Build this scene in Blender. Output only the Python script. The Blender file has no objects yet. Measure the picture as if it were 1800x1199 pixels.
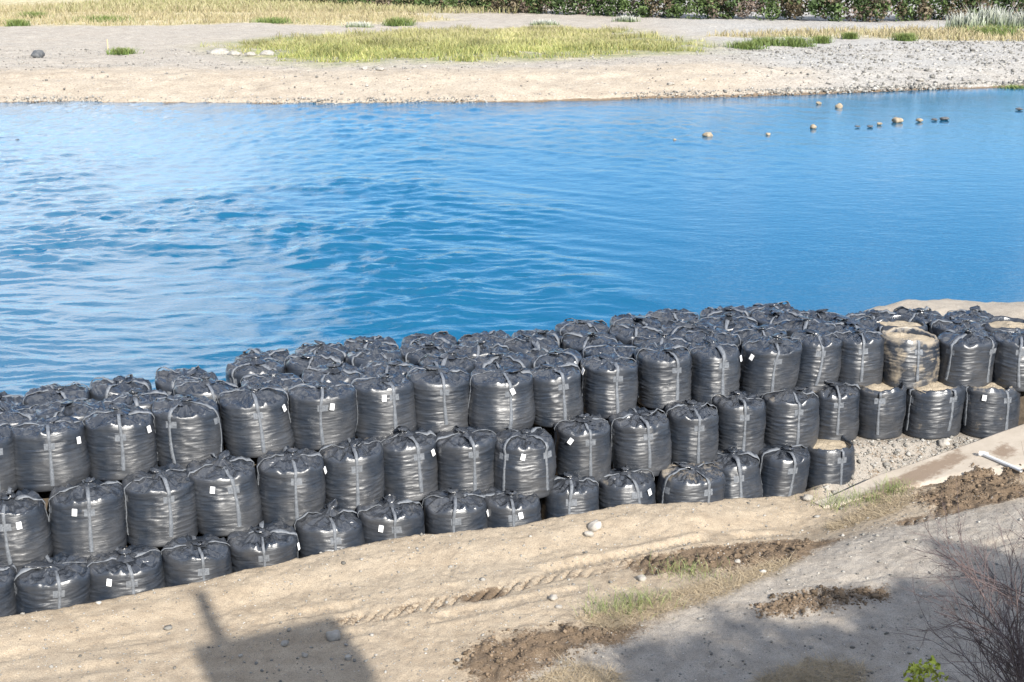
import bpy, math, random
import numpy as np
from mathutils import Vector

# ------------------------------------------------------------------ camera, sky, sun, exposure
SC = bpy.context.scene
F, PITCH, HC = 2300.0, math.radians(16.4), 10.25      # focal length in photo pixels, tilt, eye height
cam = bpy.data.cameras.new('camera'); camo = bpy.data.objects.new('camera', cam)
SC.collection.objects.link(camo); SC.camera = camo
cam.sensor_width = 36; cam.lens = F / 1800 * 36; cam.clip_start = 0.1; cam.clip_end = 6000
camo.location = (0, 0, HC); camo.rotation_euler = (math.pi / 2 - PITCH, 0, 0)

SUN_AZ, SUN_EL = math.radians(155), math.radians(33)  # azimuth from +Y towards +X
world = bpy.data.worlds.new('World'); SC.world = world; world.use_nodes = True
wn, wl = world.node_tree.nodes, world.node_tree.links
wn.clear()
wo = wn.new('ShaderNodeOutputWorld'); bg = wn.new('ShaderNodeBackground'); bg.inputs[1].default_value = 0.105
sky = wn.new('ShaderNodeTexSky'); sky.sky_type = 'NISHITA'; sky.sun_disc = False
sky.sun_elevation = SUN_EL; sky.sun_rotation = SUN_AZ
sky.altitude = 1200; sky.air_density = 1.0; sky.dust_density = 0.0; sky.ozone_density = 3.0
# scattered fair-weather clouds over the whole sky
wtc = wn.new('ShaderNodeTexCoord'); wmap = wn.new('ShaderNodeMapping')
wmap.inputs['Scale'].default_value = (1.0, 1.0, 2.6); wmap.inputs['Rotation'].default_value = (0, 0, 0.07); wmap.inputs['Location'].default_value = (3.1, 1.2, 0.4)
wnz = wn.new('ShaderNodeTexNoise'); wnz.inputs['Scale'].default_value = 2.4; wnz.inputs['Detail'].default_value = 7; wnz.inputs['Roughness'].default_value = 0.55
wr = wn.new('ShaderNodeValToRGB'); wr.color_ramp.elements[0].position = 0.515; wr.color_ramp.elements[1].position = 0.60
wmx = wn.new('ShaderNodeMix'); wmx.data_type = 'RGBA'; wmx.inputs[7].default_value = (10.5, 10.7, 11.0, 1)
wl.new(wtc.outputs['Generated'], wmap.inputs[0]); wl.new(wmap.outputs[0], wnz.inputs[0]); wl.new(wnz.outputs[0], wr.inputs[0])
whs = wn.new('ShaderNodeHueSaturation'); whs.inputs['Saturation'].default_value = 1.2; wl.new(sky.outputs[0], whs.inputs['Color'])
wl.new(wr.outputs[0], wmx.inputs[0]); wl.new(whs.outputs[0], wmx.inputs[6]); wl.new(wmx.outputs[2], bg.inputs[0]); wl.new(bg.outputs[0], wo.inputs[0])

sl = bpy.data.lights.new('sun', 'SUN'); sl.energy = 4.7; sl.angle = math.radians(0.53); sl.color = (1.0, 0.95, 0.87)
so = bpy.data.objects.new('sun', sl); SC.collection.objects.link(so)
SUND = Vector((math.sin(SUN_AZ) * math.cos(SUN_EL), math.cos(SUN_AZ) * math.cos(SUN_EL), math.sin(SUN_EL)))
so.rotation_euler = SUND.to_track_quat('Z', 'Y').to_euler()
SC.view_settings.view_transform = 'Standard'; SC.view_settings.look = 'None'
SC.view_settings.exposure = 0.95; SC.view_settings.gamma = 1.0; SC.view_settings.use_curve_mapping = False
SC.cycles.max_bounces = 6; SC.cycles.use_denoising = True

# ------------------------------------------------------------------ helpers
RNG = np.random.default_rng(7); random.seed(7)
def gp(px, py, z=0.0):
    """where the sight line of a photo pixel meets the level z"""
    u = (px - 900) / F; v = -(py - 599.5) / F
    dy = math.cos(PITCH) + v * math.sin(PITCH); dz = -math.sin(PITCH) + v * math.cos(PITCH)
    t = (z - HC) / dz
    return (u * t, dy * t)
def hash3(i, j, k, s):
    n = (i * 374761393 + j * 668265263 + k * 2147483647 + s * 974634721) & 0xffffffff
    n = ((n ^ (n >> 13)) * 1274126177) & 0xffffffff
    n = ((n ^ (n >> 16)) * 2246822519) & 0xffffffff
    return ((n ^ (n >> 15)) & 0xffffff) / float(0xffffff)
def vn(x, y, z=0.0, s=0):
    x, y, z = np.broadcast_arrays(np.asarray(x, float), np.asarray(y, float), np.asarray(z, float))
    i, j, k = np.floor(x).astype(np.int64), np.floor(y).astype(np.int64), np.floor(z).astype(np.int64)
    fx, fy, fz = x - i, y - j, z - k
    fx, fy, fz = [f * f * (3 - 2 * f) for f in (fx, fy, fz)]
    r = 0
    for a in (0, 1):
        for b in (0, 1):
            for c in (0, 1):
                w = (fx if a else 1 - fx) * (fy if b else 1 - fy) * (fz if c else 1 - fz)
                r = r + w * hash3(i + a, j + b, k + c, s)
    return r
def fbm(x, y, z=0.0, s=0, o=4):
    r, a, t = 0, 1.0, 0
    for q in range(o):
        f = 2.03 ** q
        r = r + a * vn(np.asarray(x) * f, np.asarray(y) * f, np.asarray(z) * f, s + q); t += a; a *= .5
    return r / t
def ridge(x, y, z=0.0, s=0): return 1 - np.abs(2 * vn(x, y, z, s) - 1)
def sst(a, b, x):
    t = np.clip((x - a) / (b - a), 0, 1); return t * t * (3 - 2 * t)
def inpoly(x, y, poly):
    ins = np.zeros(np.shape(x), bool); n = len(poly)
    for i in range(n):
        x1, y1 = poly[i]; x2, y2 = poly[(i + 1) % n]
        if y1 == y2: continue
        c = ((y1 > y) != (y2 > y)) & (x < (x2 - x1) * (y - y1) / (y2 - y1) + x1)
        ins ^= c
    return ins
def polydist(x, y, pts):
    d = np.full(np.shape(x), 1e9)
    for (x1, y1), (x2, y2) in zip(pts[:-1], pts[1:]):
        L2 = (x2 - x1) ** 2 + (y2 - y1) ** 2
        t = np.clip(((x - x1) * (x2 - x1) + (y - y1) * (y2 - y1)) / L2, 0, 1)
        d = np.minimum(d, np.hypot(x - x1 - t * (x2 - x1), y - y1 - t * (y2 - y1)))
    return d
def softpoly(x, y, poly, w):
    ins = inpoly(x, y, poly); d = polydist(x, y, list(poly) + [poly[0]])
    return sst(-w, w, np.where(ins, d, -d))
def mesh(name, verts, faces, mat=None, parent=None, smooth=True, cols=None, attrs=None):
    me = bpy.data.meshes.new(name)
    verts = np.asarray(verts, np.float32)
    if isinstance(faces, np.ndarray):
        n, k = faces.shape
        me.vertices.add(len(verts)); me.vertices.foreach_set('co', verts.ravel())
        me.loops.add(n * k); me.loops.foreach_set('vertex_index', faces.astype(np.int32).ravel())
        me.polygons.add(n); me.polygons.foreach_set('loop_start', np.arange(0, n * k, k, dtype=np.int32))
        me.polygons.foreach_set('loop_total', np.full(n, k, np.int32))
        me.update(calc_edges=True)
    else:
        me.from_pydata([tuple(v) for v in verts], [], faces); me.update()
    if smooth: me.polygons.foreach_set('use_smooth', np.ones(len(me.polygons), bool))
    if cols is not None:
        ca = me.color_attributes.new('Col', 'FLOAT_COLOR', 'POINT')
        c = np.ones((len(verts), 4), np.float32); c[:, :3] = cols; ca.data.foreach_set('color', c.ravel())
    for k, v in (attrs or {}).items():
        at = me.attributes.new(k, 'FLOAT', 'POINT'); at.data.foreach_set('value', np.asarray(v, np.float32).ravel())
    if mat: me.materials.append(mat)
    o = bpy.data.objects.new(name, me); SC.collection.objects.link(o)
    if parent: o.parent = parent
    return o
def gridfaces(nr, nc, wrap=False):
    r = np.arange(nr - 1)[:, None]; c = np.arange(nc if wrap else nc - 1)[None, :]; c2 = (c + 1) % nc
    return np.stack([r * nc + c, r * nc + c2, (r + 1) * nc + c2, (r + 1) * nc + c], -1).reshape(-1, 4)
def tag(o, label=None, cat=None, group=None, kind=None):
    for k, v in (('label', label), ('category', cat), ('group', group), ('kind', kind)):
        if v: o[k] = v
    return o
def empty(name, loc):
    o = bpy.data.objects.new(name, None); SC.collection.objects.link(o); o.location = loc; o.empty_display_size = .2
    return o

class Mat:
    def __init__(s, name, rough=0.8, spec=0.3):
        s.m = bpy.data.materials.new(name); s.m.use_nodes = True
        s.n, s.l = s.m.node_tree.nodes, s.m.node_tree.links
        s.b = s.n['Principled BSDF']; s.b.inputs['Roughness'].default_value = rough; s.b.inputs['Specular IOR Level'].default_value = spec
        s.tc = s.n.new('ShaderNodeTexCoord'); s.geo = s.n.new('ShaderNodeNewGeometry')
    def noise(s, scale, detail=4, stretch=(1, 1, 1), src='Object', rough=.55, rot=(0, 0, 0), dist=0):
        mp = s.n.new('ShaderNodeMapping'); mp.inputs['Scale'].default_value = stretch; mp.inputs['Rotation'].default_value = rot
        s.l.new(s.geo.outputs['Position'] if src == 'World' else s.tc.outputs[src], mp.inputs[0])
        t = s.n.new('ShaderNodeTexNoise'); t.inputs['Scale'].default_value = scale; t.inputs['Detail'].default_value = detail
        t.inputs['Roughness'].default_value = rough; t.inputs['Distortion'].default_value = dist
        s.l.new(mp.outputs[0], t.inputs[0]); return t.outputs[0]
    def voronoi(s, scale, src='World', feature='F1'):
        t = s.n.new('ShaderNodeTexVoronoi'); t.inputs['Scale'].default_value = scale; t.feature = feature
        s.l.new(s.geo.outputs['Position'] if src == 'World' else s.tc.outputs[src], t.inputs[0]); return t
    def ramp(s, fac, *stops):
        r = s.n.new('ShaderNodeValToRGB'); e = r.color_ramp.elements
        while len(e) < len(stops): e.new(0.5)
        for q, (p, c) in zip(e, stops):
            q.position = p; q.color = (c, c, c, 1) if isinstance(c, (int, float)) else (*c, 1)
        s.l.new(fac, r.inputs[0]); return r.outputs[0]
    def mix(s, fac, a, b, mode='MIX'):
        x = s.n.new('ShaderNodeMix'); x.data_type = 'RGBA'; x.blend_type = mode
        for i, v in ((0, fac), (6, a), (7, b)):
            if isinstance(v, bpy.types.NodeSocket): s.l.new(v, x.inputs[i])
            elif i == 0: x.inputs[0].default_value = v
            else: x.inputs[i].default_value = (*v, 1) if not isinstance(v, (int, float)) else (v, v, v, 1)
        return x.outputs[2]
    def math(s, op, a, b=0.0, c=0.0):
        x = s.n.new('ShaderNodeMath'); x.operation = op
        for i, v in enumerate((a, b, c)):
            if isinstance(v, bpy.types.NodeSocket): s.l.new(v, x.inputs[i])
            else: x.inputs[i].default_value = v
        return x.outputs[0]
    def attr(s, name, typ='GEOMETRY', out='Fac'):
        a = s.n.new('ShaderNodeAttribute'); a.attribute_name = name; a.attribute_type = typ; return a.outputs[out]
    def bump(s, h, dist=.02, strength=1.0):
        b = s.n.new('ShaderNodeBump'); b.inputs['Distance'].default_value = dist; b.inputs['Strength'].default_value = strength
        s.l.new(h, b.inputs['Height']); s.l.new(b.outputs[0], s.b.inputs['Normal']); return b
    def color(s, c):
        if isinstance(c, bpy.types.NodeSocket): s.l.new(c, s.b.inputs['Base Color'])
        else: s.b.inputs['Base Color'].default_value = (*c, 1)
    def rough(s, r): s.l.new(r, s.b.inputs['Roughness'])

# ------------------------------------------------------------------ materials
def film_material():
    m = Mat('black_woven_film', .3, .75)
    tn = m.n.new('ShaderNodeTangent'); tn.direction_type = 'RADIAL'; tn.axis = 'Z'; m.l.new(tn.outputs[0], m.b.inputs['Tangent']); m.b.inputs['Anisotropic Rotation'].default_value = .25
    topa = m.attr('top'); m.l.new(m.math('MULTIPLY', m.math('SUBTRACT', 1.0, topa), .8), m.b.inputs['Anisotropic'])
    dirt = m.attr('dirt', 'OBJECT'); nz = m.noise(3.6, 8, rough=.65)
    up = m.n.new('ShaderNodeSeparateXYZ'); m.l.new(m.geo.outputs['Normal'], up.inputs[0])
    upz = m.math('MULTIPLY', m.math('MAXIMUM', up.outputs[2], 0), .55)
    th = m.math('SUBTRACT', 1.08, m.math('ADD', m.math('MULTIPLY', dirt, .75), m.math('MULTIPLY', upz, m.math('MULTIPLY', dirt, .7))))
    msk = m.ramp(m.math('ADD', m.math('SUBTRACT', nz, th), .5), (.45, 0.), (.62, 1.))
    fine = m.noise(9, 5, (1, 1, 9))
    base = m.mix(fine, (.008, .0115, .018), (.025, .033, .047))
    dust = m.ramp(m.noise(1.7, 5), (.38, 0.), (.78, .5))
    base = m.mix(dust, base, (.11, .105, .10))
    col = m.mix(m.math('MULTIPLY', msk, .85), base, (.27, .225, .165)); m.color(col)
    m.rough(m.math('ADD', m.math('MULTIPLY', msk, .45), m.mix(topa, m.ramp(fine, (.3, .33), (.7, .43)), .21)))
    h = m.math('ADD', m.math('MULTIPLY', m.noise(4, 4, (1, 1, 20), dist=.4, rough=.5), 1.0), m.math('MULTIPLY', m.noise(26, 3, (1, 1, 2)), .12))
    m.bump(h, .0042, 1.0)
    return m.m
def simple(name, a, b, scale=12, rough=.8, bump=.006, spec=.3, src='Object', detail=5):
    m = Mat(name, rough, spec); nz = m.noise(scale, detail, src=src); m.color(m.mix(m.ramp(nz, (.3, 0.), (.7, 1.)), a, b))
    if bump: m.bump(m.noise(scale * 2.5, 5, src=src), bump)
    return m.m
def colattr(name, rough=.75, spec=.2, trans=.0):
    m = Mat(name, rough, spec); m.color(m.mix(m.math('MULTIPLY', m.noise(3, 4, src='World'), .5), m.attr('Col', out='Color'), (.02, .02, .01))); return m.m
MFILM = film_material()
MSTRAP = simple('grey_webbing', (.09, .10, .115), (.17, .182, .20), 30, .55, .004, .4)
MTAG = simple('white_tag', (.74, .75, .76), (.82, .82, .82), 8, .5, 0)
MSOIL = simple('tan_soil', (.30, .245, .175), (.42, .355, .265), 14, .95, .03, .1, 'World')
MSTONE = simple('river_stone', (.24, .22, .19), (.42, .39, .345), 5, .85, .02, .2, 'World')
MBOULD = simple('tan_boulder', (.22, .175, .12), (.38, .31, .22), 4, .8, .03, .25, 'World')
MSTONED = simple('dark_stone', (.06, .065, .07), (.13, .13, .13), 6, .6, .02, .3, 'World')
MCONC = simple('pale_concrete', (.40, .345, .28), (.52, .46, .385), 2.2, .9, .006, .2, 'World', 8)
MPIPE = simple('white_pipe', (.68, .68, .68), (.78, .78, .77), 10, .45, 0)
MTWIG = simple('brown_twig', (.10, .072, .07), (.17, .13, .125), 20, .85, .004)
MLEAF = colattr('foliage', .6, .3)
MSTRAW = colattr('dry_grass', .85, .1)
MPLASTER = simple('grey_plaster', (.4, .4, .39), (.5, .5, .48), 4, .9, .004)
MMETAL = simple('galvanised_metal', (.35, .36, .37), (.45, .46, .47), 9, .45, 0, .5)

def ground_material(name, far=False):
    """loose earth: sand, gravel, wet soil and dust told apart by what lies where"""
    m = Mat(name, .95, .12)
    big = m.noise(.5 if not far else .12, 6, src='World'); mid = m.noise(3.5 if not far else .7, 7, src='World'); fine = m.noise(26 if not far else 3.5, 6, src='World')
    sand = m.mix(m.ramp(mid, (.3, 0.), (.72, 1.)), (.265, .21, .15), (.41, .335, .245))
    sand = m.mix(m.ramp(big, (.35, 0.), (.7, .5)), sand, (.365, .31, .24))
    road = m.mix(m.ramp(mid, (.3, 0.), (.7, 1.)), (.245, .215, .18), (.345, .31, .265))
    c = m.mix(m.attr('road'), sand, road)
    grav = m.mix(m.ramp(fine, (.35, 0.), (.65, 1.)), (.19, .188, .182), (.42, .41, .385))
    c = m.mix(m.attr('gravel'), c, grav)
    wet = m.mix(fine, (.085, .06, .04), (.21, .155, .105))
    c = m.mix(m.ramp(m.math('ADD', m.attr('wet'), m.math('MULTIPLY', m.math('ADD', m.math('SUBTRACT', mid, .5), m.math('SUBTRACT', fine, .5)), 1.1)), (.40, 0.), (.66, 1.)), c, wet)
    if far:
        c = m.mix(m.attr('green'), c, m.mix(m.ramp(mid, (.35, 0.), (.65, 1.)), (.10, .15, .03), (.30, .27, .10)))
        c = m.mix(m.attr('gold'), c, m.mix(m.ramp(mid, (.35, 0.), (.65, 1.)), (.28, .26, .12), (.5, .42, .27)))
    spk = m.voronoi(16 if not far else 2.0)
    peb = m.ramp(spk.outputs['Distance'], (.0, 1.), (.16, 1.), (.22, 0.))
    keep = m.ramp(m.noise(5 if not far else .9, 3, src='World'), (.52, 0.), (.6, 1.))
    pc = m.ramp(spk.outputs['Color'], (.2, (.30, .28, .25)), (.8, (.60, .575, .53)))
    c = m.mix(m.math('MULTIPLY', peb, m.math('MULTIPLY', keep, .75)), c, pc)
    c = m.mix(1.0, c, m.ramp(m.noise(60 if not far else 7, 5, src='World', rough=.7), *(((.30, .5), (.5, 1.0), (.7, 1.3)) if not far else ((.30, .75), (.5, 1.22), (.7, 1.5)))), 'MULTIPLY')
    m.color(c)
    h = m.math('ADD', m.math('MULTIPLY', fine, .5), m.math('ADD', m.math('MULTIPLY', m.noise(90 if not far else 12, 4, src='World'), .3), m.math('MULTIPLY', m.math('MULTIPLY', peb, keep), .5)))
    m.bump(h, .035 if not far else .25, .8)
    return m.m
MGROUND = ground_material('loose_earth'); MFAR = ground_material('far_gravel', True)

def water_material():
    m = Mat('river_water', .05, .42); b = m.b
    b.inputs['IOR'].default_value = 1.33
    m.color((.006, .09, .175))
    pos = m.n.new('ShaderNodeSeparateXYZ'); m.l.new(m.geo.outputs['Position'], pos.inputs[0]); X, Y = pos.outputs[0], pos.outputs[1]
    h = m.math('ADD', m.math('MULTIPLY', m.noise(5.0, 3, (.8, 1.5, 1), 'World'), .5), m.noise(1.6, 3, (.8, 1.5, 1), 'World'))
    ch = m.attr('chop'); fn = m.math('ADD', m.noise(2.6, 4, (.7, 1.35, 1), 'World', .6, (0, 0, .12), .8), m.math('MULTIPLY', m.noise(6.5, 3, (.7, 1.3, 1), 'World', .6), .35))
    h = m.math('ADD', h, m.math('MULTIPLY', m.math('MULTIPLY', ch, fn), 1.8))
    m.bump(h, .012, 1.0)
    return m.m
MWATER = water_material()

# ------------------------------------------------------------------ bag rows (photo: left edge, right edge, middle height), strap places, tags
T3 = [(-92,29,811),(22,151,798),(152,273,780),(272,389,761),(392,518,743),(507,623,731),(616,732,715),(717,836,704),(823,937,706),(928,1024,694),(1023,1119,680),(1119,1216,665),(1208,1298,656),(1294,1396,647),(1383,1468,636),(1460,1550,631),(1547,1649,632),(1642,1749,632),(1744,1840,636)]
T2 = [(-40,85,936),(87,219,917),(219,345,895),(342,460,877),(453,568,862),(563,673,841),(666,774,822),(766,875,817),(864,973,819),(974,1073,793),(1075,1179,782),(1172,1254,768),(1250,1343,750),(1335,1435,742),(1423,1502,725),(1498,1585,720),(1584,1689,719),(1685,1794,718)]
T1 = [(-100,25,1075),(22,154,1057),(154,288,1036),(286,406,1015),(403,524,990),(524,641,964),(633,752,946),(749,862,934),(849,952,925),(952,1049,903),(1050,1150,885),(1150,1268,880),(1248,1333,858),(1322,1407,842),(1407,1497,828)]
S3 = [.3,-.02,0,-.5,0,.02,.35,.2,.25,.35,.3,.45,.3,.25,.25,.25,.3,-.5,0]
S2 = [-.1,.15,.3,.3,.25,.15,.3,.3,-.6,.3,.45,.3,.2,.3,.2,.2,-.75,-.75]
S1 = [.1,.2,.25,.1,0,.2,.3,.1,.2,.1,.3,-.75,.2,.5,-.8]
G3 = {1:.75,2:.78,4:.85,5:.3,6:.05,7:.95,8:.4,9:-.8,10:-.9,12:.95,13:-.6}
G2 = {0:.25,1:-.4,3:-.3,4:.95,6:.8,8:.0,9:-.35,13:-.85,17:-.1}
G1 = {2:-.45,4:.95,6:-.3,7:.95,8:.35,10:.8}
ZL = (0.0, .945, 1.89); HB = 1.0
def row(T, z): 
    out = []
    for a, b, y in T:
        x, Y = gp((a + b) / 2, y, z + .48); t = Y * math.cos(PITCH) + (HC - z - .48) * math.sin(PITCH)
        out.append((x, Y, (b - a) * t / F * .5))
    return out
R3, R2, R1 = row(T3, ZL[2]), row(T2, ZL[1]), row(T1, ZL[0])
ROWN = np.array((-.27, .963))
def ipl(x, pts):
    p = np.array(pts); return np.interp(x, p[:, 0], p[:, 1])
L1LINE = [(x, y) for x, y, r in R1]; L2LINE = [(x, y) for x, y, r in R2]; L3LINE = [(x, y) for x, y, r in R3]

# ------------------------------------------------------------------ ground near the camera
EDGE = [gp(1430, 884, .38), gp(1540, 842, .6), gp(1620, 812, .85), gp(1800, 747, 1.35), gp(1900, 712, 1.6)]
def nearz(x): return ipl(x, [(-14, .5), (-8, .5), (-4.7, .57), (-.5, .66), (3.2, .58), (5.3, .30), (6.05, .40), (7, .62), (8, .85), (10.2, 1.35), (14, 1.9)])
def roadz(x): return ipl(x, [(-14, .5), (-8, .5), (0, .62), (6, .78), (10, 1.2), (14, 1.6)])
SHADE = None
def px(poly, z): return [gp(a, b, z) for a, b in poly]
ROADP = px([(830,1230),(1000,1135),(1130,1095),(1260,1030),(1400,985),(1440,945),(1650,915),(1900,905),(1900,1230)], .68)
WETP = [px(p, .66) for p in ([(800,1150),(860,1115),(1000,1095),(1110,1100),(1080,1125),(980,1160),(900,1210),(840,1210)], [(1130,985),(1250,955),(1400,930),(1450,940),(1410,985),(1290,1005),(1160,1010)], [(1320,1075),(1420,1045),(1560,1045),(1570,1065),(1440,1085),(1340,1095)], [(1600,880),(1700,850),(1800,865),(1790,910),(1650,915)])]
WETP += [px([(1500,858),(1580,835),(1680,815),(1700,832),(1640,850),(1560,868)], .75), px([(1735,800),(1760,790),(1790,805),(1770,815)], 1.1)]
TRACKS = [px([(600,1092),(720,1070),(860,1045)], .62), px([(840,1050),(960,1015),(1110,985),(1250,962),(1400,935)], .64), px([(1130,1000),(1260,975),(1390,955)], .66), px([(1600,895),(1700,880),(1800,870)], 1.0)]
RUTS = [px([(-50,1150),(200,1125),(480,1085),(760,1045),(1000,995),(1200,950),(1380,915)], .62), px([(-50,1190),(250,1160),(560,1120),(820,1080),(1010,1040)], .62), px([(900,1010),(1150,960),(1320,925)], .62), px([(1150,1195),(1400,1130),(1650,1080),(1850,1050)], .8), px([(1300,1060),(1500,1010),(1800,960)], .85)]
def ground_height(x, y):
    fr = ipl(x, [(a, b - .56) for a, b in L1LINE]); wn_ = sst(1.2, 3.6, fr - y)
    base = nearz(x) * (1 - wn_) + roadz(x) * wn_ + .10 * (fbm(x * .6, y * .6, 0, 11) - .5) + .03 * (fbm(x * 3, y * 3, 0, 21) - .5) + .034 * (fbm(x * 12, y * 12, 0, 31, 3) - .5)
    fr = ipl(x, [(a, b - .56) for a, b in L1LINE])          # front faces of the lowest bags
    d = fr - y + .12 * (fbm(x * 1.5, x * 0, 0, 5) - .5)
    lump = .12 * sst(.9, .2, np.abs(d - .35)) * sst(7, 3, x)
    z = base + lump - sst(.02, -.16, d) * .6 * sst(6.3, 5.0, x)
    # loose fill between the slab and the second tier on the right
    ey = ipl(x, EDGE); f2 = ipl(x, [(a, b - .45) for a, b in L2LINE])
    t = (y - ey) / np.maximum(f2 - ey, .25)
    fill = (nearz(x) - .28) * (1 - sst(.1, 1.0, t)) + .93 * sst(.1, 1.0, t) + .12 * (fbm(x * 4, y * 4, 0, 41) - .5)
    fill = np.where(t > 1, .95, fill)
    w = sst(5.6, 6.5, x) * sst(-.02, .1, y - ey)
    z = z * (1 - w) + fill * w
    for T in RUTS:
        dd = polydist(x, y, T); br = sst(.35, .65, fbm(x * 1.1, y * 1.1, 0, 91, 3)); tr = (np.sin((x * .93 + y * .35) * 2 * math.pi / .13) > .3); z = z + br * (-.022 * sst(.16, .05, dd) - .016 * tr * sst(.15, .1, dd) + .010 * sst(.1, .0, np.abs(dd - .2)))
    for k, T in enumerate(TRACKS):                            # cleat marks of a tracked machine
        dd = polydist(x, y, T); al = x * .93 + y * .35 - .9 * (y * .93 - x * .35)
        cl = (np.sin(al * 2 * math.pi / .22 + 1.5 * (fbm(x * .8, y * .8, 0, 3) - .5)) > .5)
        z = z - .045 * cl * sst(.2, .15, dd + .08 * vn(x * 9, y * 9, 0, 71)) * sst(.3, .6, fbm(x * 1.6, y * 1.6, 0, 50 + k, 3)) - .02 * sst(.3, .1, dd)
    for P_ in WETP[:4]: z = z + softpoly(x, y, P_, .25) * (.19 * (fbm(x * 6, y * 6, 0, 61) - .4))
    return z
gx = np.r_[np.arange(-12, -4.5, .06), np.arange(-4.5, 9, .03), np.arange(9, 14.01, .06)]; gy = np.r_[np.arange(13.5, 16.8, .06), np.arange(16.8, 23.2, .03), np.arange(23.2, 26.2, .05)]
GX, GY = np.meshgrid(gx, gy); GZ = ground_height(GX, GY)
BAND = px([(1060,1118),(1180,1060),(1300,1010),(1430,945),(1600,905),(1610,922),(1440,968),(1310,1028),(1190,1085),(1100,1130)], .68)
wet = sum(softpoly(GX, GY, P_, .45) for P_ in WETP) * .85 + .5 * softpoly(GX, GY, BAND, .4) + sum(.42 * sst(.3, .12, polydist(GX, GY, T)) for T in TRACKS) + .4 * sst(5.6, 6.4, GX) * sst(-.05, .1, GY - ipl(GX, EDGE)); wet = np.clip(wet, 0, 1)
road = softpoly(GX, GY, ROADP, .4)
eyg = ipl(GX, EDGE); grv = sst(5.6, 6.4, GX) * sst(-.05, .1, GY - eyg) * .45
g = mesh('ground', np.stack([GX, GY, GZ], -1).reshape(-1, 3), gridfaces(len(gy), len(gx)), MGROUND, attrs={'wet': wet, 'road': np.clip(road + grv * 2, 0, 1), 'gravel': grv * .6})
tag(g, kind='structure')
# levee the camera stands on
lx = np.linspace(-60, 60, 241); ly = np.array([-60, -30, -12, -4, 0, 1.2, 2, 4, 6, 8, 10, 12, 13, 13.7, 14.2])
LX, LY = np.meshgrid(lx, ly); LZ = np.interp(LY, [-60, -6, 1.2, 13.2, 14.2], [6, 8.6, 8.6, .75, .1]) + .25 * (fbm(LX * .8, LY * .8, 0, 9) - .5) * sst(1, 4, LY)
tag(mesh('levee', np.stack([LX, LY, LZ], -1).reshape(-1, 3), gridfaces(len(ly), len(lx)), simple('levee_earth', (.16, .15, .08), (.30, .26, .16), 3, .95, .04, .1, 'World')), kind='structure')
# flanks of the near bank beyond the detailed sheet
for sgn in (-1, 1):
    fx = np.linspace(12.0, 70, 60) * sgn if sgn < 0 else np.linspace(13.96, 70, 60); fy = np.linspace(13.6, 26 if sgn > 0 else 19, 30)
    FX, FY = np.meshgrid(fx, fy); FZ = nearz(FX) - .06 + .15 * (fbm(FX * .7, FY * .7, 0, 4) - .5) - (sst(16.5, 19, FY) * 1.6 if sgn < 0 else 0)
    tag(mesh('near_bank', np.stack([FX, FY, FZ], -1).reshape(-1, 3), gridfaces(30, 60), MGROUND), kind='structure')
# earth core under the bags
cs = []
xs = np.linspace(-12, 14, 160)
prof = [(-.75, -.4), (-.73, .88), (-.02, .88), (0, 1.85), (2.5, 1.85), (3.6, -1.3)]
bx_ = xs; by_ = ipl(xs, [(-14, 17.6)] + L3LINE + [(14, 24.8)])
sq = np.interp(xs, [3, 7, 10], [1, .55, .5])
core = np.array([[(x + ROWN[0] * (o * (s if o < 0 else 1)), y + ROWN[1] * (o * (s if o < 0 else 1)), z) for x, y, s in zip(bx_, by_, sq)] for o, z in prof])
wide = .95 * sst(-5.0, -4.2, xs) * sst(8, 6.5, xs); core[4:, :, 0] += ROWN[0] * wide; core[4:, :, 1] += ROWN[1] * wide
MCORE = simple('gap_shade_soil', (.05, .04, .03), (.10, .08, .06), 9, .95, .02, .1, 'World')  # soil colour darkened to paint in the deep shade between the bags
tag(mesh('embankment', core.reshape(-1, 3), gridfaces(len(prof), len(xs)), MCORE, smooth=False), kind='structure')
# sand spit behind the right end of the bags
sx = np.arange(5.5, 40, .12); sy = np.arange(25.8, 37, .12); SX, SY = np.meshgrid(sx, sy)
yb = np.interp(SX, [5.5, 7.5, 9.06, 10.8, 12.7, 18, 40], [27.5, 29.6, 31.2, 31.9, 31.5, 32.5, 36]) + .5 * (fbm(SX * .9, SX * 0, 0, 8) - .5)
SZ = 2.0 + .22 * (fbm(SX * .8, SY * .8, 0, 14) - .5) + .09 * (fbm(SX * 4, SY * 4, 0, 15) - .5) - 3.4 * sst(-.3, 4.5, SY - yb) - 3.2 * sst(7.9, 5.6, SX)
tag(mesh('sand_spit', np.stack([SX, SY, SZ], -1).reshape(-1, 3), gridfaces(len(sy), len(sx)), MGROUND, attrs={'road': .3 + 0 * SX, 'gravel': .25 + 0 * SX}), kind='structure')
# concrete ramp slab with a real edge
near_e = [gp(1450, 893, .4), gp(1590, 868, .65), gp(1700, 846, .95), gp(1830, 826, 1.25), gp(1950, 800, 1.5)]
sv, n = [], 40
n = 70; ex = np.linspace(0, 1, n)
def along(pts, t):
    p = np.array(pts); d = np.r_[0, np.cumsum(np.hypot(*np.diff(p, axis=0).T))]; return np.stack([np.interp(t * d[-1], d, p[:, i]) for i in (0, 1)], -1)
A, B = along(EDGE, ex), along(near_e, ex); rows_ = []
ws = [0, 0, .015] + list(np.linspace(.06, 1, 26))
for k, w in enumerate(ws):
    q = A * (1 - w) + B * w; zz = nearz(q[:, 0]) + ((.045 - .10 * sst(.75, 1, w + .25 * (fbm(q[:, 0] * 3, q[:, 1] * 3, 0, 6) - .5))) if k else -.36) + .012 * (vn(q[:, 0] * 2, q[:, 1] * 2, 0, 3) - .5)
    rows_.append(np.c_[q, zz])
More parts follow.
